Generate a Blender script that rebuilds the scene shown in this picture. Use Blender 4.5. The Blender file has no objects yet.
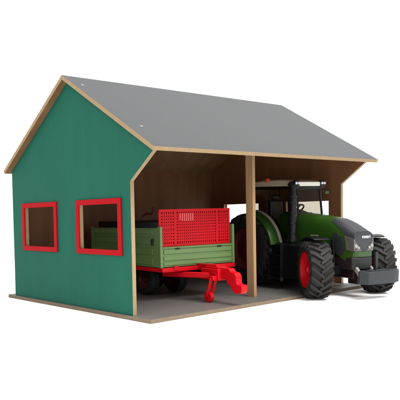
import bpy, bmesh, math, random
from mathutils import Vector, Matrix
from mathutils.geometry import tessellate_polygon
random.seed(4)
S = 0.0071                    # one build unit is 7.1 mm; everything below is written in build units
R = math.radians
scene = bpy.context.scene

# ------------------------------------------------------------------ camera
def cam_axes(yaw, pitch, roll):
    ca, sa, cb, sb = math.cos(yaw), math.sin(yaw), math.cos(pitch), math.sin(pitch)
    f = Vector((sa*cb, ca*cb, sb)); r = Vector((ca, -sa, 0)); u = r.cross(f)
    return math.cos(roll)*r + math.sin(roll)*u, -math.sin(roll)*r + math.cos(roll)*u, f
r_, u_, f_ = cam_axes(R(35.71980822), R(-2.44751999), R(-1.52354437))
cam = bpy.data.cameras.new('camera')
co = bpy.data.objects.new('camera', cam); scene.collection.objects.link(co)
m = Matrix((r_, u_, -f_)).transposed().to_4x4()
m.translation = Vector((-79.83483, -91.26599, 20.35007))*S
co.matrix_world = m
cam.sensor_width = 36; cam.lens = 609.2515/400*36
cam.shift_x = 126.67/400; cam.shift_y = 41.47/400
cam.clip_start = 0.02; cam.clip_end = 200
scene.camera = co

# ------------------------------------------------------------------ light: bright white studio
w = bpy.data.worlds.new('World'); scene.world = w; w.use_nodes = True
w.node_tree.nodes['Background'].inputs[0].default_value = (1, 1, 1, 1)
w.node_tree.nodes['Background'].inputs[1].default_value = 1.25
def lamp(name, loc, target, size, power, color=(1, 1, 1)):
    l = bpy.data.lights.new(name, 'AREA'); l.shape = 'DISK'; l.size = size*S; l.energy = power; l.color = color
    o = bpy.data.objects.new(name, l); scene.collection.objects.link(o)
    o.location = Vector(loc)*S
    o.rotation_euler = (Vector(target)-Vector(loc)).to_track_quat('-Z', 'Y').to_euler()
lamp('softbox_lamp', (35, -120, 190), (40, 0, 5), 130, 44, (1, .985, .96))
lamp('side_softbox_lamp', (-170, -20, 150), (-10, 15, 0), 110, 8.0, (1, .99, .97))
scene.view_settings.view_transform = 'Standard'; scene.view_settings.look = 'None'
scene.view_settings.exposure = 0; scene.view_settings.gamma = 1
scene.render.engine = 'CYCLES'
scene.cycles.max_bounces = 8

# ------------------------------------------------------------------ materials
def mat(name, col, rough=.5, noise=0, nscale=60, bump=0, bscale=200, metal=0, spec=.5, stretch=(1, 1, 1), col2=None, coat=0):
    m = bpy.data.materials.new(name); m.use_nodes = True
    nt = m.node_tree; b = nt.nodes['Principled BSDF']
    b.inputs['Base Color'].default_value = (*col, 1); b.inputs['Roughness'].default_value = rough
    b.inputs['Metallic'].default_value = metal; b.inputs['Specular IOR Level'].default_value = spec
    b.inputs['Coat Weight'].default_value = coat
    tc = nt.nodes.new('ShaderNodeTexCoord'); mp = nt.nodes.new('ShaderNodeMapping')
    mp.inputs['Scale'].default_value = stretch
    nt.links.new(tc.outputs['Object'], mp.inputs['Vector'])
    if noise:
        n = nt.nodes.new('ShaderNodeTexNoise'); n.inputs['Scale'].default_value = nscale
        n.inputs['Detail'].default_value = 6; n.inputs['Roughness'].default_value = .65
        nt.links.new(mp.outputs[0], n.inputs['Vector'])
        cr = nt.nodes.new('ShaderNodeValToRGB')
        c2 = col2 or tuple(min(1, c*(1+noise)) for c in col)
        c1 = tuple(c*(1-noise) for c in col)
        cr.color_ramp.elements[0].position = .3; cr.color_ramp.elements[1].position = .7
        cr.color_ramp.elements[0].color = (*c1, 1); cr.color_ramp.elements[1].color = (*c2, 1)
        nt.links.new(n.outputs['Fac'], cr.inputs[0]); nt.links.new(cr.outputs[0], b.inputs['Base Color'])
    if bump:
        n = nt.nodes.new('ShaderNodeTexNoise'); n.inputs['Scale'].default_value = bscale
        n.inputs['Detail'].default_value = 4
        nt.links.new(mp.outputs[0], n.inputs['Vector'])
        bp = nt.nodes.new('ShaderNodeBump'); bp.inputs['Strength'].default_value = bump
        bp.inputs['Distance'].default_value = .0006
        nt.links.new(n.outputs['Fac'], bp.inputs['Height']); nt.links.new(bp.outputs[0], b.inputs['Normal'])
    return m
M = dict(
    floor=mat('white_paper', (.92, .92, .92), .9, spec=.1),
    green_paint=mat('green_paint', (.0090, .084, .056), .6, .06, 30, .12, 250, stretch=(1, 1, .25), spec=.1),
    brown=mat('brown_board', (.155, .066, .027), .6, .25, 40, .2, 300, stretch=(1, 1, .12), spec=.3),
    brown_ceiling=mat('brown_board_ceiling', (.16, .085, .038), .6, .22, 40, .2, 300, spec=.3),
    edge=mat('fibreboard_edge', (.26, .182, .100), .75, .10, 220, .3, 900, spec=.2, stretch=(1, 1, 1)),
    base_edge=mat('base_edge_board', (.15, .112, .075), .8, .13, 260, .3, 900, spec=.2),
    pine=mat('pine_strip', (.27, .172, .085), .6, .14, 90, .2, 400, stretch=(1, 1, .06), spec=.3),
    roof=mat('grey_roof_laminate', (.040, .042, .0435), .42, .10, 350, .15, 1200, spec=.28),
    base=mat('grey_floor_laminate', (.095, .090, .084), .5, .08, 120, .15, 900, spec=.4),
    red_frame=mat('red_painted_frame', (.30, .003, .007), .5, .05, 80, spec=.06),
    dark_and_shaded_red=mat('dark_and_shaded_red_plastic', (.07, .006, .006), .5),  # dark red for trailer rims and lever; painted shade on tractor rear rims
    red=mat('red_plastic', (.44, .002, .007), .4, spec=.15),
    tgreen=mat('trailer_green_plastic', (.095, .170, .050), .45, .04, 90),
    fgreen=mat('tractor_green_plastic', (.014, .048, .005), .3, .05, 60, spec=.35),
    anth=mat('anthracite_plastic', (.0155, .018, .022), .42, .08, 200, .1, 900, spec=.4),
    weight=mat('grey_weight_plastic', (.020, .023, .027), .6, .12, 120, .15, 700, spec=.25),
    black=mat('black_plastic', (.005, .005, .006), .32, .2, 90, spec=.2),
    dark=mat('dark_grey_plastic', (.008, .0083, .009), .45, .1, 150, .1, 700, spec=.3),
    black_rubber=mat('trailer_tyre_rubber', (.012, .012, .012), .7, spec=.2),
    rubber=mat('tyre_rubber', (.0155, .015, .0145), .65, .2, 150, .3, 700, spec=.2),
    lamp_white=mat('lamp_bar_plastic', (.60, .60, .52), .35),
    cream=mat('cream_plastic', (.42, .36, .25), .4, .04, 60),
    taupe=mat('taupe_plastic', (.28, .25, .20), .45),
    taupe_dim=mat('pale_grey_plastic', (.17, .165, .15), .5),
    silver=mat('silver_plastic', (.55, .56, .56), .25, metal=.6),
    reflector_grey=mat('lamp_reflector_plastic', (.22, .22, .21), .3),
    lens=mat('headlamp_lens', (.055, .054, .050), .12, .15, 90),
    orange=mat('orange_lens', (.55, .07, .02), .2),
    white=mat('white_print', (.75, .75, .75), .5),
    pale=mat('pale_red_print', (.60, .09, .09), .5),
    steel=mat('steel', (.45, .45, .45), .3, metal=1),
)
def groove(mname, axis, freq, strength, darken=.9):
    """shallow parallel grooves pressed into the board"""
    m = M[mname]; nt = m.node_tree; b = nt.nodes['Principled BSDF']
    tc = nt.nodes.new('ShaderNodeTexCoord'); wv = nt.nodes.new('ShaderNodeTexWave')
    wv.wave_type = 'BANDS'; wv.bands_direction = axis; wv.inputs['Scale'].default_value = freq
    wv.inputs['Distortion'].default_value = 0
    nt.links.new(tc.outputs['Object'], wv.inputs['Vector'])
    mr = nt.nodes.new('ShaderNodeMapRange'); mr.inputs['From Min'].default_value = 0; mr.inputs['From Max'].default_value = .18
    nt.links.new(wv.outputs['Fac'], mr.inputs['Value'])
    bp = nt.nodes.new('ShaderNodeBump'); bp.inputs['Strength'].default_value = strength; bp.inputs['Distance'].default_value = .0008
    nt.links.new(mr.outputs[0], bp.inputs['Height'])
    old = b.inputs['Normal'].links[0].from_socket if b.inputs['Normal'].links else None
    if old: nt.links.new(old, bp.inputs['Normal'])
    nt.links.new(bp.outputs[0], b.inputs['Normal'])
groove('green_paint', 'Y', 45, .32)
# tinted cab glass
gm = bpy.data.materials.new('cab_glass'); gm.use_nodes = True
nt = gm.node_tree; nt.nodes.clear()
out = nt.nodes.new('ShaderNodeOutputMaterial'); mx = nt.nodes.new('ShaderNodeMixShader')
tr = nt.nodes.new('ShaderNodeBsdfTransparent'); tr.inputs[0].default_value = (.86, .84, .79, 1)
gl = nt.nodes.new('ShaderNodeBsdfGlossy'); gl.inputs['Roughness'].default_value = .12
gl.inputs[0].default_value = (.8, .8, .8, 1)
fr = nt.nodes.new('ShaderNodeLayerWeight'); fr.inputs[0].default_value = .12
nt.links.new(fr.outputs[0], mx.inputs[0]); nt.links.new(tr.outputs[0], mx.inputs[1]); nt.links.new(gl.outputs[0], mx.inputs[2])
nt.links.new(mx.outputs[0], out.inputs[0])
M['glass'] = gm

# ------------------------------------------------------------------ helpers
def thing(name, label, cat, loc=(0, 0, 0), rot=(0, 0, 0)):
    o = bpy.data.objects.new(name, None); scene.collection.objects.link(o)
    o.location = Vector(loc)*S; o.rotation_euler = rot; o.empty_display_size = .02
    o['label'] = label; o['category'] = cat
    return o
def obj(name, bm, mats, parent=None, bevel=0, smooth=35, loc=None, rot=None, kind=None, label=None):
    me = bpy.data.meshes.new(name)
    bmesh.ops.scale(bm, vec=(S, S, S), verts=bm.verts)
    bmesh.ops.recalc_face_normals(bm, faces=bm.faces) if bevel >= 0 else None
    bm.to_mesh(me); bm.free()
    for k in (mats if isinstance(mats, (list, tuple)) else [mats]): me.materials.append(M[k])
    if smooth:
        me.polygons.foreach_set('use_smooth', [True]*len(me.polygons)); me.set_sharp_from_angle(angle=R(smooth))
    o = bpy.data.objects.new(name, me); scene.collection.objects.link(o)
    if parent: o.parent = parent
    if loc: o.location = Vector(loc)*S
    if rot: o.rotation_euler = rot
    if bevel > 0:
        b = o.modifiers.new('bevel', 'BEVEL'); b.width = bevel*S; b.segments = 2; b.limit_method = 'ANGLE'; b.angle_limit = R(40)
        b.harden_normals = False
    if kind: o['kind'] = kind
    if label: o['label'] = label
    return o
def box(bm, x0, x1, y0, y1, z0, z1, mi=0, M4=None):
    v = [Vector((x, y, z)) for x in (x0, x1) for y in (y0, y1) for z in (z0, z1)]
    if M4: v = [M4 @ p for p in v]
    v = [bm.verts.new(p) for p in v]
    for f in ((0, 1, 3, 2), (4, 6, 7, 5), (0, 4, 5, 1), (2, 3, 7, 6), (0, 2, 6, 4), (1, 5, 7, 3)):
        bm.faces.new([v[i] for i in f]).material_index = mi
    return v
def prism(bm, poly, axis, a, b, mi=0, mside=None, mb=None, holes=()):
    """poly: 2D outline; axis the extrusion axis; holes 2D outlines"""
    def P(p, t):
        return {'x': (t, p[0], p[1]), 'y': (p[0], t, p[1]), 'z': (p[0], p[1], t)}[axis]
    loops = [list(poly)]+[list(h) for h in holes]
    flat = [p for l in loops for p in l]
    va = [bm.verts.new(P(p, a)) for p in flat]; vb = [bm.verts.new(P(p, b)) for p in flat]
    tris = tessellate_polygon([[Vector((p[0], p[1], 0)) for p in l] for l in loops])
    if not holes:
        bm.faces.new(va).material_index = mi; bm.faces.new(vb[::-1]).material_index = mi if mb is None else mb
    else:
        for t in tris:
            bm.faces.new([va[i] for i in t]).material_index = mi
            bm.faces.new([vb[i] for i in t[::-1]]).material_index = mi if mb is None else mb
    k = 0
    for l in loops:
        n = len(l)
        for i in range(n):
            j = (i+1) % n
            bm.faces.new([va[k+i], va[k+j], vb[k+j], vb[k+i]]).material_index = mi if mside is None else mside
        k += n
def bar(bm, p, q, w, h, mi=0, up=(0, 0, 1)):
    """box beam from p to q"""
    p, q = Vector(p), Vector(q); d = (q-p); L = d.length; d.normalize()
    s = d.cross(Vector(up)); s.normalize(); u = s.cross(d)
    m4 = Matrix((d, s, u)).transposed().to_4x4(); m4.translation = p
    box(bm, 0, L, -w/2, w/2, -h/2, h/2, mi, m4)
def tube(bm, pts, r, seg=12, mi=0):
    rings = []
    pts = [Vector(p) for p in pts]
    for i, p in enumerate(pts):
        d = (pts[min(i+1, len(pts)-1)]-pts[max(i-1, 0)]).normalized()
        a = d.orthogonal().normalized() if i == 0 else (a-d*a.dot(d)).normalized()
        b = d.cross(a); rr = r[i] if isinstance(r, (list, tuple)) else r
        rings.append([bm.verts.new(p+(a*math.cos(2*math.pi*k/seg)+b*math.sin(2*math.pi*k/seg))*rr) for k in range(seg)])
    for A, B in zip(rings, rings[1:]):
        for k in range(seg):
            bm.faces.new([A[k], A[(k+1) % seg], B[(k+1) % seg], B[k]]).material_index = mi
    bm.faces.new(rings[0][::-1]).material_index = mi; bm.faces.new(rings[-1]).material_index = mi
def lathe(bm, prof, seg=64, cap=False, mi=0):
    """profile (radius, y) turned round the y axis"""
    rings = []
    for (r, y) in prof:
        rings.append([bm.verts.new((r*math.cos(2*math.pi*k/seg), y, r*math.sin(2*math.pi*k/seg))) for k in range(seg)])
    for A, B in zip(rings, rings[1:]):
        for k in range(seg):
            bm.faces.new([A[k], A[(k+1) % seg], B[(k+1) % seg], B[k]]).material_index = mi
    if cap:
        bm.faces.new(rings[0]); bm.faces.new(rings[-1][::-1])
def text_mesh(name, txt, size, depth, matname, parent, m4, label=None):
    cu = bpy.data.curves.new(name, 'FONT'); cu.body = txt; cu.size = size*S; cu.extrude = depth*S
    cu.space_character = 1.2; cu.align_x = 'CENTER'; cu.align_y = 'CENTER'
    t = bpy.data.objects.new(name, cu); scene.collection.objects.link(t)
    me = bpy.data.meshes.new_from_object(t); bpy.data.objects.remove(t)
    me.materials.clear(); me.materials.append(M[matname]); me.name = name
    o = bpy.data.objects.new(name, me); scene.collection.objects.link(o); o.parent = parent
    mm = m4.copy(); mm.translation = mm.translation*S
    o.matrix_local = mm
    return o

# ------------------------------------------------------------------ setting
GZ = -.79
bm = bmesh.new(); k = 2500
bm.faces.new([bm.verts.new(p) for p in ((-k, -k, GZ-.003), (k, -k, GZ-.003), (k, k, GZ-.003), (-k, k, GZ-.003))])
obj('floor', bm, 'floor', kind='structure')

# ------------------------------------------------------------------ toy shed
shed = thing('toy_shed', 'open fronted toy shed with green gable wall, red window frames and grey pitched roof', 'toy shed')
L, D, T = 76.0, 46.17, 1.01
YR, H, YE, HE, YB, HB = 20.16, 51.42, -8.82, 32.69, 47.43, 32.26
sF = (H-HE)/(YR-YE); sB = (H-HB)/(YB-YR)
TF = .85                                   # board thickness of the roof
dF = TF*math.sqrt(1+sF*sF); dB = TF*math.sqrt(1+sB*sB)
zF = lambda y: H-(YR-y)*sF                 # top of front slope
zB = lambda y: H-(y-YR)*sB
bm = bmesh.new(); box(bm, -.64, 76.6, -5.8, 48.8, -.79, 0)
for f in bm.faces:
    c = f.calc_center_median(); f.material_index = 0 if abs(c.z) < .01 else 1
obj('base_board', bm, ['base', 'base_edge'], shed, .06)
# gable walls
apex_y = (zF(YR)-dF+sF*(0)-0)
ya = YR+(dB-dF)/(sF+sB)*0
gable = [(0, 0.004), (0, 26.86), (YE+1.55, zF(YE+1.55)-dF-.02), (YR, H-max(dF, dB)-.02), (D, zB(D)-dB-.02), (D, .004)]
W = [(2.63, 18.15), (25.78, 41.2)]; Z0, Z1 = 11.91, 23.66
FR = 1.15                                  # visible width of the red frame
for side in (0, 1):
    x0 = 0 if side == 0 else L-T
    holes = [[(a+FR-.15, Z0+FR-.15), (b-FR+.15, Z0+FR-.15), (b-FR+.15, Z1-FR+.15), (a+FR-.15, Z1-FR+.15)] for a, b in W]
    bm = bmesh.new()
    if side == 0: prism(bm, gable, 'x', x0, x0+T, 0, 2, 1, holes)
    else: prism(bm, gable, 'x', x0, x0+T, 1, 2, 0, holes)
    g = obj('gable_wall', bm, ['green_paint', 'brown', 'edge'], shed, .05, smooth=0)
    for a, b in W:
        bm = bmesh.new()
        o_ = [(a, Z0), (b, Z0), (b, Z1), (a, Z1)]
        i_ = [(a+FR, Z0+FR), (b-FR, Z0+FR), (b-FR, Z1-FR), (a+FR, Z1-FR)]
        xs = (-.42, .25) if side == 0 else (L-.25, L+.42)
        prism(bm, o_, 'x', xs[0], -.003 if side == 0 else xs[1], 0, 0, 0, [i_]) if side == 0 else prism(bm, o_, 'x', L+.003, xs[1], 0, 0, 0, [i_])
        obj('window_frame', bm, 'red_frame', g, .09, smooth=0)
bm = bmesh.new(); y0 = D-T
prism(bm, [(y0, .004), (D-.003, .004), (D-.003, zB(D)-dB-.03), (y0, zB(y0)-dB-.03)], 'x', T+.003, L-T-.003)
obj('back_wall', bm, 'brown', shed, .04)
# roof panels, each a board with a grey top, brown underside and raw edges
def roof_panel(ya, za, yb, zb, ridge):
    n = Vector((0, -(zb-za), (yb-ya))).normalized()
    if n.z < 0: n = -n
    A, B = Vector((0, ya, za)), Vector((0, yb, zb)); bm = bmesh.new()
    v = []
    for x in (-1.73, L+1.73):
        q = [A, B, B-n*TF, A-n*TF]; k = 2 if ridge == 'b' else 3
        q[k] = Vector((0, YR, H-TF/n.z)) + Vector((0, .004 if ridge == 'a' else -.004, 0)); 
        for p in q: v.append(bm.verts.new((x, p.y, p.z)))
    for f, mi in (((0, 1, 5, 4), 0), ((3, 7, 6, 2), 1), ((0, 4, 7, 3), 2), ((1, 2, 6, 5), 2), ((0, 3, 2, 1), 2), ((4, 5, 6, 7), 2)):
        bm.faces.new([v[i] for i in f]).material_index = mi
    obj('roof', bm, ['roof', 'brown_ceiling', 'edge'], shed, .05, smooth=0)
roof_panel(YE, HE, YR-.004, H, 'b')
# rear board butts under the front board at the ridge
n = Vector((0, sB, 1)).normalized(); nf = Vector((0, -sF, 1)).normalized()
roof_panel(YR+.004, H, YB, HB, 'a')
# screws
for (x, y) in ((2.23, -1.21), (.9, 15.97)):
    bm = bmesh.new()
    z = zF(y); q = nf.to_track_quat('Z', 'Y').to_matrix().to_4x4(); q.translation = Vector((x, y, z))
    bmesh.ops.create_cone(bm, cap_ends=True, segments=16, radius1=.34, radius2=.28, depth=.14, matrix=q)
    obj('screw', bm, 'steel', shed)
# centre post under the eave
PX, PD = 37.81, 2.0
bm = bmesh.new()
prism(bm, [(0, .004), (PD, .004), (PD, zF(PD)-dF-.03), (0, zF(0)-dF-.03)], 'x', PX, PX+T)
obj('post', bm, 'pine', shed, .06)

# ------------------------------------------------------------------ wheels
def lug(bm, R0, R1, pts, wth, th0, sgn):
    """bar of the tread; pts = (theta offset, lateral y, drop) along its centre line"""
    top = []; bot = []
    for (th, y, dr) in pts:
        for s in (-1, 1):
            t = th0+th+s*wth*.5
            top.append((t, sgn*y, R1-dr)); bot.append((th0+th+s*wth*.72, sgn*y, R0-dr))
    c = lambda t, y, r: (r*math.cos(t), y, r*math.sin(t))
    tv = [bm.verts.new(c(*p)) for p in top]; bv = [bm.verts.new(c(*p)) for p in bot]
    n = len(pts)
    for i in range(n-1):
        a, b, d, e = 2*i, 2*i+1, 2*i+3, 2*i+2
        bm.faces.new([tv[a], tv[b], tv[d], tv[e]])
        bm.faces.new([tv[a], tv[e], bv[e], bv[a]]); bm.faces.new([tv[b], bv[b], bv[d], tv[d]])
    bm.faces.new([tv[0], bv[0], bv[1], tv[1]]); bm.faces.new([tv[-1], bv[-1], bv[-2], tv[-2]])
def tractor_wheel(parent, Rw, width, rr, nl, loc, rotz, near, rimmat='red'):
    """near=-1: outer side faces -y; +1 outer side faces +y"""
    wh = bpy.data.objects.new('wheel', None); scene.collection.objects.link(wh); wh.parent = parent
    wh.location = Vector(loc)*S; wh.rotation_euler = (0, 0, rotz); wh.empty_display_size = .01
    hw = width/2; Rb = Rw-.62*Rw/6.85
    bm = bmesh.new()
    prof = [(rr, -hw*.72), (rr+.25, -hw*.92), (rr+(Rb-rr)*.45, -hw*1.0), (Rb-.75, -hw*.96), (Rb-.25, -hw*.86), (Rb, -hw*.6), (Rb+.08, 0),
            (Rb, hw*.6), (Rb-.25, hw*.86), (Rb-.75, hw*.96), (rr+(Rb-rr)*.45, hw*1.0), (rr+.25, hw*.92), (rr, hw*.72)]
    lathe(bm, prof, 72)
    st = 2*math.pi/nl; lw = st*.36
    for i in range(nl):
        for sg, off in ((1, 0), (-1, .5)):
            th = (i+off)*st
            k = st*1.0
            lug(bm, Rb-.12, Rw, [(0, -.12*hw, 0), (k*.32, hw*.25, .02), (k*.72, hw*.62, .07), (k*.98, hw*.93, .3), (k*1.02, hw*1.03, .95)], lw, th, sg)
    obj('tyre', bm, 'rubber', wh, -1, smooth=30)
    s = near
    bm = bmesh.new()
    lathe(bm, [(rr+.12, s*hw*.80), (rr+.05, s*hw*.92), (rr-.3, s*hw*.90), (rr-.55, s*hw*.66), (rr*.72, s*hw*.42), (rr*.62, s*hw*.46), (rr*.45, s*hw*.42), (rr*.36, s*hw*.44), (rr*.02, s*hw*.44)], 56)
    lathe(bm, [(rr+.05, -s*hw*.80), (rr-.4, -s*hw*.85), (rr-.6, -s*hw*.3), (rr*.02, -s*hw*.3)], 56)
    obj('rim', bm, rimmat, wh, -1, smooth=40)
    bm = bmesh.new()
    lathe(bm, [(.01, s*hw*.80), (rr*.17, s*hw*.79), (rr*.21, s*hw*.66), (rr*.30, s*hw*.62), (rr*.32, s*hw*.40)], 32)
    for i in range(8):
        a = i*math.pi/4
        q = Matrix.Rotation(R(90), 4, 'X'); q.translation = Vector((rr*.40*math.cos(a), s*hw*.47, rr*.40*math.sin(a)))
        bmesh.ops.create_cone(bm, cap_ends=True, segments=6, radius1=rr*.05, radius2=rr*.05, depth=.3, matrix=q)
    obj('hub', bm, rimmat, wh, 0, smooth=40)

# ------------------------------------------------------------------ toy tractor (local x forward, y to its left)
tr_ = thing('toy_tractor', 'green toy tractor with dark nose and grey front weight, poking out of the shed', 'toy tractor',
            (65.3, 15.46, 0), (0, R(1.74), math.atan2(-math.cos(R(-12)), math.sin(R(-12)))))
RF, RB = 6.85, 9.85
tractor_wheel(tr_, RF, 5.2, 4.2, 20, (26, -10.1, RF), R(-30), -1)
tractor_wheel(tr_, RF, 5.2, 4.2, 20, (26, 10.1, RF), R(-30), 1)
tractor_wheel(tr_, RB, 5.0, 5.6, 22, (0, -7.4, RB), 0, -1, 'dark_and_shaded_red')  # both rear rims are red plastic, the shed's deep shade put into their colour
tractor_wheel(tr_, RB, 5.0, 5.6, 22, (0, 7.0, RB), 0, 1, 'dark_and_shaded_red')
# hood surface
def lerp(x, tab):
    for (a, va), (b, vb) in zip(tab, tab[1:]):
        if x <= b: 
            t = max(0, (x-a)/(b-a)); return va+(vb-va)*t
    return tab[-1][1]
def smoothtab(x, tab):          # gentle Catmull style blend of the table
    return (lerp(x-1.0, tab)+2*lerp(x, tab)+lerp(x+1.0, tab))/4
WT = [(8, 4.3), (14, 4.25), (20, 3.95), (26, 3.55), (30, 3.2), (31.6, 3.0), (34, 2.8)]
ZC = [(8, 20.3), (14, 20.05), (18, 19.7), (22, 19.3), (25, 18.75), (28, 17.65), (30, 16.6), (31.6, 15.75), (34, 14.6)]
ZL = [(8, 12.4), (20, 12.4), (26, 11.2), (29, 9.2), (31.6, 8.6), (34, 8.6)]
def hood(x, s, off=0):
    w_, zc, zl = smoothtab(x, WT)+off, smoothtab(x, ZC)+off, lerp(x, ZL)
    th = math.pi*s; n = 2/3.4; c, q = math.cos(th), max(0, math.sin(th))
    ex = lerp(x, [(14, .60), (31, .30)]); ez = lerp(x, [(14, .42), (31, .30)])
    return Vector((x, -w_*math.copysign(abs(c)**ex, c), zl+(zc-zl)*q**ez))
def patch(bm, fx, s0, s1, nu, nv, off, mi=0, f=None):
    """fx(s)->(x0,x1)"""
    g = []
    for j in range(nv+1):
        s = s0+(s1-s0)*j/nv; a, b = fx(s)
        g.append([bm.verts.new(hood(a+(b-a)*i/nu, s, off)) for i in range(nu+1)])
    for j in range(nv):
        for i in range(nu):
            bm.faces.new([g[j][i], g[j][i+1], g[j+1][i+1], g[j+1][i]]).material_index = mi
    return g
bm = bmesh.new()
g = patch(bm, lambda s: (8, 31.4), 0, 1, 60, 56, 0)
bm.faces.new([r[-1] for r in g]); bm.faces.new([r[0] for r in g][::-1]); bm.faces.new([v for v in g[0]]+[v for v in g[-1]][::-1])
hd = obj('hood', bm, 'fgreen', tr_, 0, smooth=50, loc=(-.9, 0, -.2))
# dark nose cowl wrapping the top and front
def xb(s):
    d = abs(s-.5)/.5
    return 24.2+5.2*max(0, (d-.30)/.70)**.8 if d > .30 else 24.2
SN = .10
bm = bmesh.new()
lo = SN
def cowl_x(s):
    d = abs(s-.5)/.5
    return (24.6+1.2*d+ (6.0*max(0, (d-.42))/.5), 31.62)
g = patch(bm, cowl_x, .13, .87, 26, 44, .10)
ring = [r[-1] for r in g]
# front face of the cowl, slightly bulged
cen = []
zbot = 11.2
rows = 8
cols = [v.co.copy() for v in ring]
fr = [ring]
for k in range(1, rows+1):
    t = k/rows; row = []
    for p in cols:
        row.append(bm.verts.new((31.62+.32*math.sin(t*math.pi*.5), p.y*(1-t), p.z+(zbot+2.2-p.z)*t)))
    fr.append(row)
for A, B in zip(fr, fr[1:]):
    for i in range(len(A)-1): bm.faces.new([A[i], A[i+1], B[i+1], B[i]])
obj('nose_cowl', bm, 'anth', tr_, -1, smooth=45, loc=(-.9, 0, -.2))
bm = bmesh.new(); patch(bm, lambda s: (31.50, 31.68), .12, .88, 1, 44, .16)
obj('nose_trim', bm, 'weight', tr_, -1, smooth=45, loc=(-.9, 0, -.2))
# lower front: green chin, dark bumper, grille
bm = bmesh.new()
prism(bm, [(31.2, -3.05), (31.95, -2.6), (32.05, 0), (31.95, 2.6), (31.2, 3.05)], 'z', 9.9, 11.25)
obj('chin_panel', bm, 'fgreen', tr_, .15, loc=(-.9, 0, -.2))
bm = bmesh.new()
prism(bm, [(24, -3.3), (31.3, -3.2), (32.1, -2.5), (32.1, 2.5), (31.3, 3.2), (24, 3.3)], 'z', 7.0, 9.88)
obj('bumper', bm, 'dark', tr_, .2, loc=(-.9, 0, -.2))
for sg in (-1, 1):
    bm = bmesh.new()
    pts = [(31.66, sg*.75, 11.3), (31.3, sg*3.16, 11.3), (30.2, sg*3.35, 11.9), (30.4, sg*3.36, 14.1), (31.4, sg*3.14, 13.9), (32.0, sg*.75, 12.1)]
    P = [Vector(p) for p in pts]
    # front lens and side wrap, as a thin solid
    a = [bm.verts.new(p) for p in ((31.95, sg*.7, 11.3), (31.86, sg*3.1, 11.3), (31.86, sg*3.15, 14.2), (31.98, sg*2.2, 13.0), (32.05, sg*1.2, 11.9))]
    b = [bm.verts.new((p.co.x-.35, p.co.y, p.co.z)) for p in a]
    bm.faces.new(a); bm.faces.new(b[::-1])
    for i in range(5): bm.faces.new([a[i], a[(i+1) % 5], b[(i+1) % 5], b[i]])
    c = [bm.verts.new(p) for p in ((31.86, sg*3.12, 11.3), (29.9, sg*3.52, 11.6), (29.4, sg*3.62, 14.9), (31.86, sg*3.17, 14.2))]
    d = [bm.verts.new((p.co.x, p.co.y-sg*.4, p.co.z)) for p in c]
    bm.faces.new(c); bm.faces.new(d[::-1])
    for i in range(4): bm.faces.new([c[i], c[(i+1) % 4], d[(i+1) % 4], d[i]])
    hl = obj('headlight', bm, 'lens', tr_, .06, smooth=0, loc=(-.9, 0, -.2))
    for (y, z, rr) in ((1.75, 12.15, .36), (2.55, 12.55, .46)):
        bm = bmesh.new(); q = Matrix.Rotation(R(90), 4, 'Y'); q.translation = Vector((31.97, sg*y, z))
        bmesh.ops.create_cone(bm, cap_ends=True, segments=20, radius1=rr, radius2=rr*.85, depth=.16, matrix=q)
        obj('reflector', bm, 'reflector_grey', hl, 0)
    # side grille on the hood
    bm = bmesh.new()
    pts = [(25.6, 11.4), (25.4, 13.6), (26.0, 15.2), (27.2, 15.6), (28.5, 14.0), (29.3, 11.6), (28.8, 10.2)]
    yy = lambda x: sg*(smoothtab(x, WT)+.02)
    A = [bm.verts.new((x, yy(x)+sg*.10, z)) for x, z in pts]; B = [bm.verts.new((x, yy(x)-sg*.8, z)) for x, z in pts]
    bm.faces.new(A); bm.faces.new(B[::-1])
    for i in range(7): bm.faces.new([A[i], A[(i+1) % 7], B[(i+1) % 7], B[i]])
    for i in range(7):
        z = 11.5+i*.5
        bar(bm, (25.9, yy(25.9)+sg*.08, z), (28.5, yy(28.5)+sg*.08, z+.05), .16, .16)
    obj('side_grille', bm, 'anth', tr_, 0, smooth=0, loc=(-.9, 0, -.2))
bm = bmesh.new(); prism(bm, [(31.45, -3.0), (31.84, -2.9), (31.92, 0), (31.84, 2.9), (31.45, 3.0)], 'z', 11.27, 14.6); obj('nose_grille', bm, 'anth', tr_, .05, loc=(-.9, 0, -.2))
m4 = Matrix(((0, 0, 1, 31.08), (1, 0, 0, .6), (0, 1, 0, 14.4), (0, 0, 0, 1)))
text_mesh('brand_lettering', 'FENDT', .78, .06, 'white', tr_, m4)
for sg in (-1, 1):
    bm = bmesh.new(); box(bm, 18.6, 21.0, min(sg*4.1, sg*4.22), max(sg*4.1, sg*4.22), 14.3, 14.55)
    obj('trim_strip', bm, 'taupe', tr_, 0)
# chassis, axle, engine block
bm = bmesh.new()
box(bm, -6, 30.5, -2.6, 2.6, 4.6, 10.4); box(bm, 8, 25.5, -3.5, 3.5, 6.4, 12.6)
obj('chassis', bm, 'black', tr_, .25)
bm = bmesh.new(); bar(bm, (26, -6.8, 6.4), (26, 6.8, 6.4), 2.2, 2.0); obj('front_axle', bm, 'black', tr_, .15)
bm = bmesh.new(); tube(bm, [(0, -5.5, 9.2), (0, 5.5, 9.2)], 1.8); obj('rear_axle', bm, 'black', tr_)
bm = bmesh.new(); bar(bm, (23.9, -5.6, 5.6), (23.9, 5.6, 5.6), .7, .7); obj('track_rod', bm, 'black', tr_, .15)
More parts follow.
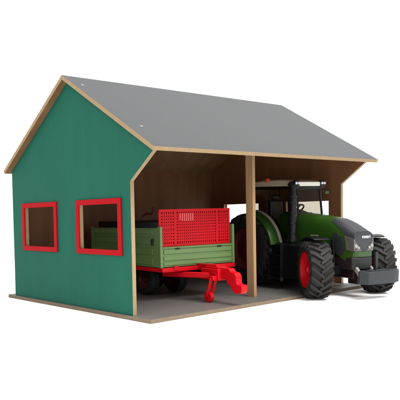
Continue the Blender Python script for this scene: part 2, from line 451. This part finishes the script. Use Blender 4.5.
# fuel tank with steps on the near side, battery box on the far side
bm = bmesh.new()
prism(bm, [(8.6, 3.4), (8.6, 12.2), (20.0, 12.2), (20.2, 7.0), (18.6, 3.4)], 'y', -8.6, -3.9)
obj('fuel_tank', bm, 'black', tr_, .5)
bm = bmesh.new()
for z in (3.0, 6.0, 9.0): box(bm, 9.6, 13.8, -9.6, -8.55, z, z+.35)
box(bm, 9.35, 9.65, -9.6, -8.62, 2.6, 12.0); box(bm, 13.8, 14.1, -9.6, -8.62, 2.6, 12.0)
obj('steps', bm, 'black', tr_, .05)
bm = bmesh.new(); box(bm, 9, 19, 3.95, 8.4, 4.6, 12.0); obj('battery_box', bm, 'black', tr_, .5)
# cab
XF = 13.6                                   # front of the cab
bm = bmesh.new()
box(bm, -2.5, XF-.6, -5.6, 5.6, 11.6, 13.1)
box(bm, 12.0, 13.2, -4.8, 4.8, 13.1, 18.6)
obj('cab_floor', bm, 'dark', tr_, .2)
CW = 4.75
bm = bmesh.new()
for sg in (-1, 1):
    tube(bm, [(XF-.3, sg*CW, 13.0), (XF, sg*CW, 19), (XF-.9, sg*(CW-.15), 26.4)], .28, 8)
    tube(bm, [(5.3, sg*(CW+.1), 13.0), (5.1, sg*(CW+.1), 19), (4.6, sg*(CW-.1), 26.4)], .26, 8)
    tube(bm, [(-2.2, sg*CW, 13.0), (-2.6, sg*CW, 19), (-1.6, sg*(CW-.2), 26.4)], .34, 8)
    bar(bm, (-1.9, sg*CW, 26.4), (XF-.9, sg*CW, 26.4), .5, .7)
bar(bm, (XF-.8, -CW, 26.35), (XF-.8, CW, 26.35), .6, .9); bar(bm, (-1.8, -CW, 26.4), (-1.8, CW, 26.4), .5, .7)
obj('cab_frame', bm, 'black', tr_, 0, smooth=40)
def pane(name, pts, th):
    bm = bmesh.new(); n = (Vector(pts[1])-Vector(pts[0])).cross(Vector(pts[2])-Vector(pts[0])).normalized()
    a = [bm.verts.new(p) for p in pts]; b = [bm.verts.new(Vector(p)+n*th) for p in pts]; k = len(pts)
    bm.faces.new(a); bm.faces.new(b[::-1])
    for i in range(k): bm.faces.new([a[i], a[(i+1) % k], b[(i+1) % k], b[i]])
    obj(name, bm, 'glass', tr_, 0, smooth=0)
pane('windscreen', [(XF, -4.5, 18.6), (XF, 4.5, 18.6), (XF-.85, 4.4, 26.0), (XF-.85, -4.4, 26.0)], .12)
for sg in (-1, 1):
    pane('side_window', [(5.5, sg*4.75, 13.3), (XF-.4, sg*4.75, 13.3), (XF-.1, sg*4.75, 19), (XF-1.0, sg*4.6, 26), (4.9, sg*4.6, 26)], .1)
    pane('side_window', [(-2.2, sg*4.75, 15.5), (5.0, sg*4.75, 13.3), (4.5, sg*4.6, 26), (-1.6, sg*4.6, 26), (-2.4, sg*4.72, 19)], .1)
pane('rear_window', [(-2.5, -4.4, 14), (-2.5, 4.4, 14), (-1.8, 4.3, 26), (-1.8, -4.3, 26)], .1)
bm = bmesh.new()
prism(bm, [(-3.0, 26.85), (XF, 26.75), (XF+.2, 27.5), (12.2, 28.2), (9, 28.55), (3, 28.55), (-2.2, 28.2), (-3.1, 27.6)], 'y', -5.15, 5.15)
ro = obj('roof', bm, 'cream', tr_, .35)
bm = bmesh.new(); box(bm, XF+.05, XF+.45, -3.5, 3.5, 26.75, 27.85); obj('light_bar', bm, 'lamp_white', ro, .12)
bm = bmesh.new()
prism(bm, [(-2.8, 26.3), (XF, 26.2), (XF, 26.72), (-2.8, 26.8)], 'y', -5.1, 5.1); obj('roof_trim', bm, 'black', tr_, .1)
for yy in (-4.4, 4.4):
    bm = bmesh.new()
    box(bm, XF-.2, XF+.6, yy-.85, yy+.85, 26.6, 28.3)
    w_ = obj('work_light', bm, 'black', ro, .2)
    for dy in (-.40, .40):
        bm = bmesh.new()
        q = Matrix.Rotation(R(90), 4, 'Y'); q.translation = Vector((XF+.66, yy+dy, 27.5))
        bmesh.ops.create_cone(bm, cap_ends=True, segments=20, radius1=.38, radius2=.32, depth=.22, matrix=q)
        obj('lens', bm, 'silver', w_, 0)
bm = bmesh.new()
tube(bm, [(3.8, -4.8, 28.0), (3.8, -4.8, 28.3), (3.8, -4.8, 28.9), (3.8, -4.8, 29.1)], [.75, .7, .62, .3], 16)
obj('beacon', bm, 'orange', tr_, 0, smooth=50)
# exhaust pipe by the near front pillar
bm = bmesh.new()
tube(bm, [(14.4, -5.95, 12.6), (14.4, -5.95, 13.4), (14.3, -5.95, 14.0), (14.2, -6.0, 24.2), (14.2, -6.0, 24.6), (14.2, -6.0, 26.3), (13.9, -6.1, 27.1), (13.5, -6.3, 27.6)],
     [1.25, 1.25, 1.05, 1.02, .8, .7, .7, .7], 24)
for z in (14.6, 17.2, 19.8, 22.4, 23.9):
    tube(bm, [(14.28-.008*(z-14), -5.97, z), (14.28-.008*(z-14), -5.97, z+.35)], 1.14, 24)
ex = obj('exhaust_pipe', bm, 'black', tr_, 0, smooth=50)
bm = bmesh.new(); tube(bm, [(12.9, -5.6, 13), (12.7, -5.65, 25.5)], .3, 8); obj('grab_handle', bm, 'black', tr_, 0)
# mirrors
for sg in (-1, 1):
    bm = bmesh.new()
    tube(bm, [(13.0, sg*4.9, 25.6), (13.7, sg*5.9, 25.7), (13.6, sg*6.3, 25.2)], .16, 8)
    mi_ = obj('mirror_arm', bm, 'black', tr_, 0)
    if sg > 0:
        bm = bmesh.new(); box(bm, 13.4, 13.8, 5.6, 6.9, 24.7, 25.5); obj('mirror', bm, 'fgreen', mi_, .15)
# inside the cab
bm = bmesh.new()
box(bm, 1.0, 5.6, -2.4, 2.4, 15.8, 17.3); box(bm, .6, 2.0, -2.4, 2.4, 17.2, 23.2); box(bm, 1.6, 4.6, -1.4, 1.4, 13.1, 15.8); box(bm, 0.7, 1.7, -1.3, 1.3, 23.3, 24.6)
obj('seat', bm, 'dark', tr_, .45)
bm = bmesh.new(); box(bm, 10.9, 12.6, -2.0, 2.0, 13.1, 18.9); box(bm, 11.0, 13.8, -1.6, 1.6, 18.6, 19.9)
obj('dashboard', bm, 'dark', tr_, .3)
bm = bmesh.new()
q = Matrix.Translation((9.4, 0, 20.7)) @ Matrix.Rotation(R(-38), 4, 'Y')
n1, n2 = 28, 8
rg = [[bm.verts.new(q @ Vector(((2.0+.22*math.cos(b))*math.cos(a), (2.0+.22*math.cos(b))*math.sin(a), .22*math.sin(b)))) for b in [2*math.pi*j/n2 for j in range(n2)]] for a in [2*math.pi*i/n1 for i in range(n1)]]
for i in range(n1):
    for j in range(n2): bm.faces.new([rg[i][j], rg[(i+1) % n1][j], rg[(i+1) % n1][(j+1) % n2], rg[i][(j+1) % n2]])
for a in (0, 2.1, 4.2): bar(bm, q @ Vector((0, 0, 0)), q @ Vector((1.95*math.cos(a), 1.95*math.sin(a), 0)), .3, .2)
tube(bm, [q @ Vector((0, 0, .1)), Vector((11.3, 0, 18.2))], .3, 8)
obj('steering_wheel', bm, 'black', tr_, 0, smooth=50)
# rear fenders: a curved sheet over each rear wheel
def fender(y0, y1, name, matn, r0, r1, a0, a1, cx, cz, parent, n=22, ybulge=0):
    bm = bmesh.new(); rg = []
    for i in range(n+1):
        a = R(a0+(a1-a0)*i/n)
        rg.append([bm.verts.new((cx+r*math.cos(a), y, cz+r*math.sin(a))) for r, y in ((r0, y0), (r1, y0), (r1+ybulge, (y0+y1)/2), (r1, y1), (r0, y1))])
    for A, B in zip(rg, rg[1:]):
        for j in range(5): bm.faces.new([A[j], A[(j+1) % 5], B[(j+1) % 5], B[j]])
    bm.faces.new(rg[0]); bm.faces.new(rg[-1][::-1])
    return obj(name, bm, matn, parent, .12, smooth=35)
for sg in (-1, 1):
    a, b = sorted((sg*9.7, sg*6.75)); F_ = fender(a, b, 'rear_fender', 'fgreen', 10.3, 10.95, 12, 80, 0, 9.4, tr_, ybulge=.35)
    a, b = sorted((sg*6.7, sg*5.95)); fender(a, b, 'fender_edge', 'taupe', 10.2, 11.25, 10, 84, 0, 9.4, F_)
    bm = bmesh.new(); prism(bm, [(9.6*math.cos(R(t)), 9.4+9.9*math.sin(R(t))) for t in range(10, 141, 10)]+[(-3, 12), (9, 12)], 'y', min(sg*6.3, sg*5.7), max(sg*6.3, sg*5.7))
    obj('fender_panel', bm, 'dark', F_, .05)
    yc = sg*9.2
    f = fender(-1.9, 1.9, 'front_fender', 'black', 9.3, 9.6, 74, 118, 0, -2.1, tr_)
    f.location = Vector((26, 8.2 if sg > 0 else -9.9, RF+.25))*S; f.rotation_euler = (0, 0, R(-18))
    bm = bmesh.new(); bar(bm, (26, sg*4.2, 9), (26, sg*4.6, 13.6), .5, .5, up=(1, 0, 0)); bar(bm, (26, sg*4.5, 13.6), (26, sg*7.5, 14.25), .5, .3)
    obj('fender_bracket', bm, 'black', tr_, .05)
# front linkage and weight
for sg in (-1, 1):
    bm = bmesh.new()
    bar(bm, (30.5, sg*2.1, 8.6), (33.4, sg*2.5, 5.6), .7, 1.0)
    obj('linkage_arm', bm, 'taupe_dim', tr_, .12, loc=(-.9, 0, -.2))
bm = bmesh.new(); box(bm, 29.5, 32.4, -2.4, 2.4, 3.6, 6.9); obj('linkage_frame', bm, 'black', tr_, .2, loc=(-.9, 0, -.2))
bm = bmesh.new()
prism(bm, [(36.2, -4.3), (36.2, 4.1), (35.2, 6.6), (34.2, 6.6), (33.3, 4.8), (33.3, -3.7), (33.6, -4.6), (34.3, -5.2)], 'z', 4.0, 6.95)
fw = obj('front_weight', bm, 'weight', tr_, .12, smooth=25)
bm = bmesh.new(); box(bm, 33.8, 35.5, -3.0, 3.0, 6.96, 7.12); obj('weight_plate', bm, 'weight', fw, .05)
bm = bmesh.new(); box(bm, 34.1, 34.5, -.55, .55, 7.1, 11.2); box(bm, 34.5, 34.85, -.62, -.45, 7.1, 11.3)
obj('hitch_bracket', bm, 'dark', fw, .08)
# rear hitch
bm = bmesh.new(); box(bm, -8.5, -6, -2, 2, 4, 7); box(bm, -10, -8.5, -.6, .6, 4.4, 5.2); obj('rear_hitch', bm, 'black', tr_, .15)

# ------------------------------------------------------------------ toy trailer (local x forward, y to its left)
tl = thing('toy_trailer', 'green toy trailer with red mesh board and red drawbar, parked left of the wooden post', 'toy trailer',
           (27.0, 7.1, 0), (0, 0, math.atan2(-math.cos(R(-6.64)), math.sin(R(-6.64)))))
HWt, LB, ZT = 11.2, 29.5, 8.0
bm = bmesh.new(); box(bm, -LB, -.3, -HWt+.5, HWt-.5, ZT, ZT+.5); obj('load_bed', bm, 'tgreen', tl, .05)
def ribbed_side(x0, x1, z0, z1, y, sg, ribs):
    """upright panel along x with raised horizontal ribs on its outer face (towards sg)"""
    bm = bmesh.new()
    box(bm, x0, x1, min(y, y-sg*.5), max(y, y-sg*.5), z0, z1)
    for a, b in ribs: box(bm, x0+.4, x1-1.6, min(y+sg*.003, y+sg*.22), max(y+sg*.003, y+sg*.22), a, b)
    return bm
for sg in (-1, 1):
    bm = ribbed_side(-LB, -1.15, ZT+.01, 17.0, sg*(HWt-.02), sg, [(8.5, 9.9), (10.8, 12.3), (13.2, 14.7), (15.6, 16.7)])
    sp = obj('side_panel', bm, 'tgreen', tl, .08)
    for xl in (-3.2, -16):
        bm = bmesh.new(); box(bm, xl, xl+.75, min(sg*(HWt+.02), sg*(HWt+.3)), max(sg*(HWt+.02), sg*(HWt+.3)), 13.0, 14.5)
        obj('latch', bm, 'dark', sp, .08)
    bm = bmesh.new(); box(bm, -1.1, .0, min(sg*(HWt-.7), sg*HWt), max(sg*(HWt-.7), sg*HWt), ZT-.1, 17.3)
    obj('corner_post', bm, 'tgreen', tl, .1)
    bm = bmesh.new(); box(bm, -LB-.9, -LB-.02, min(sg*(HWt-.7), sg*HWt), max(sg*(HWt-.7), sg*HWt), ZT-.1, 17.3)
    obj('corner_post', bm, 'tgreen', tl, .1)
bm = bmesh.new()
box(bm, -.75, -.18, -HWt+.72, HWt-.72, ZT+.02, 12.6)
for a, b in ((8.4, 9.1), (9.5, 10.5), (11.0, 12.0)): box(bm, -.18, .05, -HWt+1.0, HWt-1.0, a, b)
box(bm, -.85, .12, -HWt+.72, HWt-.72, 12.25, 12.62)
fp = obj('front_panel', bm, 'tgreen', tl, .06)
for y in (-6.4, 6.2):
    bm = bmesh.new(); box(bm, .13, .28, y-.6, y+.6, 12.05, 12.35); obj('hinge', bm, 'dark', fp, .05)
bm = bmesh.new(); box(bm, -LB-.7, -LB-.1, -HWt+.72, HWt-.72, ZT+.02, 17); obj('tailboard', bm, 'tgreen', tl, .06)
# red mesh board: real bars with real gaps
bm = bmesh.new()
my0, my1, mz0, mz1, mx0, mx1 = -10.95, 10.35, 12.66, 21.15, -1.0, -.62
def hb(z, h, a=my0, b=my1): box(bm, mx0+.04, mx1-.04, a, b, z-h/2, z+h/2)
def vb(y, wd, a=mz0, b=mz1): box(bm, mx0, mx1, y-wd/2, y+wd/2, a, b)
for z, h in ((mz0+.3, .6), (mz1-.3, .6)): hb(z, h)
vb(my0+.3, .6); vb(my1-.3, .6)
s1, s2 = -6.3, 6.3
vb(s1, .75); vb(s2, .75)
for a, b in ((my0+.6, s1-.37), (s1+.37, s2-.37), (s2+.37, my1-.6)):
    nn = round((b-a)/.62)
    for i in range(1, nn): vb(a+(b-a)*i/nn, .35, mz0+.55, mz1-.55)
nn = 11
for i in range(1, nn): hb(mz0+.6+(mz1-mz0-1.2)*i/nn, .42)
for a, b in ((my0, s1), (s2, my1)): hb(16.6, .8, a, b)
mb = obj('mesh_board', bm, 'red', tl, 0, smooth=0)
bm = bmesh.new()
for i in range(7): box(bm, mx1-.02, mx1+.10, -5.1+i*.62, -4.85+i*.62, 18.4+(i == 0)*.3, 20.2)
obj('embossed_mark', bm, 'pale', mb, 0, smooth=0)
# load inside the box: dark liner and the small lever above it
bm = bmesh.new(); box(bm, -LB+1, -1.6, -HWt+1.2, HWt-1.2, 8.6, 18.6); 
obj('load_liner', bm, 'black', tl, .3)
bm = bmesh.new()
tube(bm, [(-15, -5.5, 18.5), (-15, -5.2, 19.8), (-13.6, -5, 20.3), (-11.8, -4.8, 20.2), (-11.2, -4.6, 21.2), (-11, -4.6, 21.8)], .3, 8)
obj('lever', bm, 'dark_and_shaded_red', tl, 0)
# chassis
bm = bmesh.new()
box(bm, -LB-.5, .35, -HWt+.25, HWt-.25, 6.9, ZT-.12)
ch = obj('chassis', bm, 'red', tl, .12)
for y in (-4, 4):
    bm = bmesh.new(); box(bm, -LB+1, -1, y-.6, y+.6, 5.4, 6.88); obj('chassis_beam', bm, 'black', tl, .1)
for y in (-7.2, 3.0):
    bm = bmesh.new(); box(bm, .36, .6, y-.6, y+.6, 7.3, 8.2); obj('bracket', bm, 'red', tl, .08)
# drawbar
bm = bmesh.new()
bar(bm, (-4.5, -7.2, 6.15), (5.2, -1.4, 6.0), .9, 1.3); bar(bm, (-4.5, 7.2, 6.15), (5.2, 1.4, 6.0), .9, 1.3)
box(bm, 2.4, 8.2, -1.7, 1.7, 5.0, 7.6)
prism(bm, [(8.0, 5.6), (8.0, 7.9), (10.6, 7.9), (11.2, 7.2), (12.4, 7.0), (12.9, 6.2), (12.9, 5.0), (13.2, 4.6), (14.5, 4.5), (14.5, 3.1), (14.0, 2.6), (12.4, 2.5), (11.4, 3.2), (10.8, 4.2), (10.2, 4.4), (9.6, 5.4)], 'y', -.85, .85)
q = Matrix.Translation((14.9, 0, 3.7))
obj('drawbar', bm, 'red', tl, .18)
bm = bmesh.new(); box(bm, -1, 6.5, -.55, .55, 6.9, 8.4); box(bm, 3.2, 7.8, -1.2, 1.2, 7.62, 8.0); obj('drawbar_top', bm, 'red', tl, .12)
# jockey wheel on its leg
bm = bmesh.new()
for y in (-2.75, -1.35): bar(bm, (7.2, y, 5.6), (5.5, y, 1.2), .32, .85, up=(0, 1, 0))
box(bm, 6.4, 7.8, -2.9, -1.2, 5.1, 6.1)
js = obj('support_leg', bm, 'red', tl, .1)
bm = bmesh.new(); lathe(bm, [(.01, -.45), (.7, -.45), (1.05, -.5), (1.25, -.38), (1.25, .38), (1.05, .5), (.7, .45), (.01, .45)], 28)
obj('support_wheel', bm, 'red', js, 0, smooth=40, loc=(5.5, -2.05, 1.27))
# running wheels
def trailer_wheel(x, y, s):
    wh = bpy.data.objects.new('wheel', None); scene.collection.objects.link(wh); wh.parent = tl
    wh.location = Vector((x, y, 3.9))*S; wh.empty_display_size = .01
    bm = bmesh.new(); Rw, rr, hw = 3.9, 2.1, 1.35
    lathe(bm, [(rr, -hw*.7), (rr+.3, -hw*.95), (Rw-.7, -hw), (Rw-.15, -hw*.8), (Rw-.02, -hw*.45), (Rw-.02, -.12), (Rw-.16, -.1), (Rw-.16, .1), (Rw-.02, .12), (Rw-.02, hw*.45), (Rw-.15, hw*.8), (Rw-.7, hw), (rr+.3, hw*.95), (rr, hw*.7)], 56)
    for i in range(30):
        for sg, off in ((1, 0), (-1, .5)):
            lug(bm, Rw-.15, Rw, [(0, .3*hw, 0), (.03, hw*.7, .04), (.05, hw*.98, .35)], .11, (i+off)*2*math.pi/30, sg)
    obj('tyre', bm, 'black_rubber', wh, -1, smooth=40)
    bm = bmesh.new()
    for s in (-1, 1): lathe(bm, [(rr+.05, s*hw*.8), (rr-.25, s*hw*.8), (rr-.45, s*hw*.4), (rr*.4, s*hw*.3), (rr*.32, s*hw*.7), (.01, s*hw*.72)], 36)
    obj('rim', bm, 'dark_and_shaded_red', wh, -1, smooth=40)
for x in (-14.0, -23.4):
    for y, s in ((-5.0, -1), (4.0, 1)): trailer_wheel(x, y, s)
for x in (-14.0, -23.4):
    bm = bmesh.new(); tube(bm, [(x, -5, 3.9), (x, 5, 3.9)], .5, 10); box(bm, x-1.2, x+1.2, -3.9, -3.0, 3.9, 5.4); box(bm, x-1.2, x+1.2, 2.6, 3.5, 3.9, 5.4)
    obj('axle', bm, 'black', tl, 0)
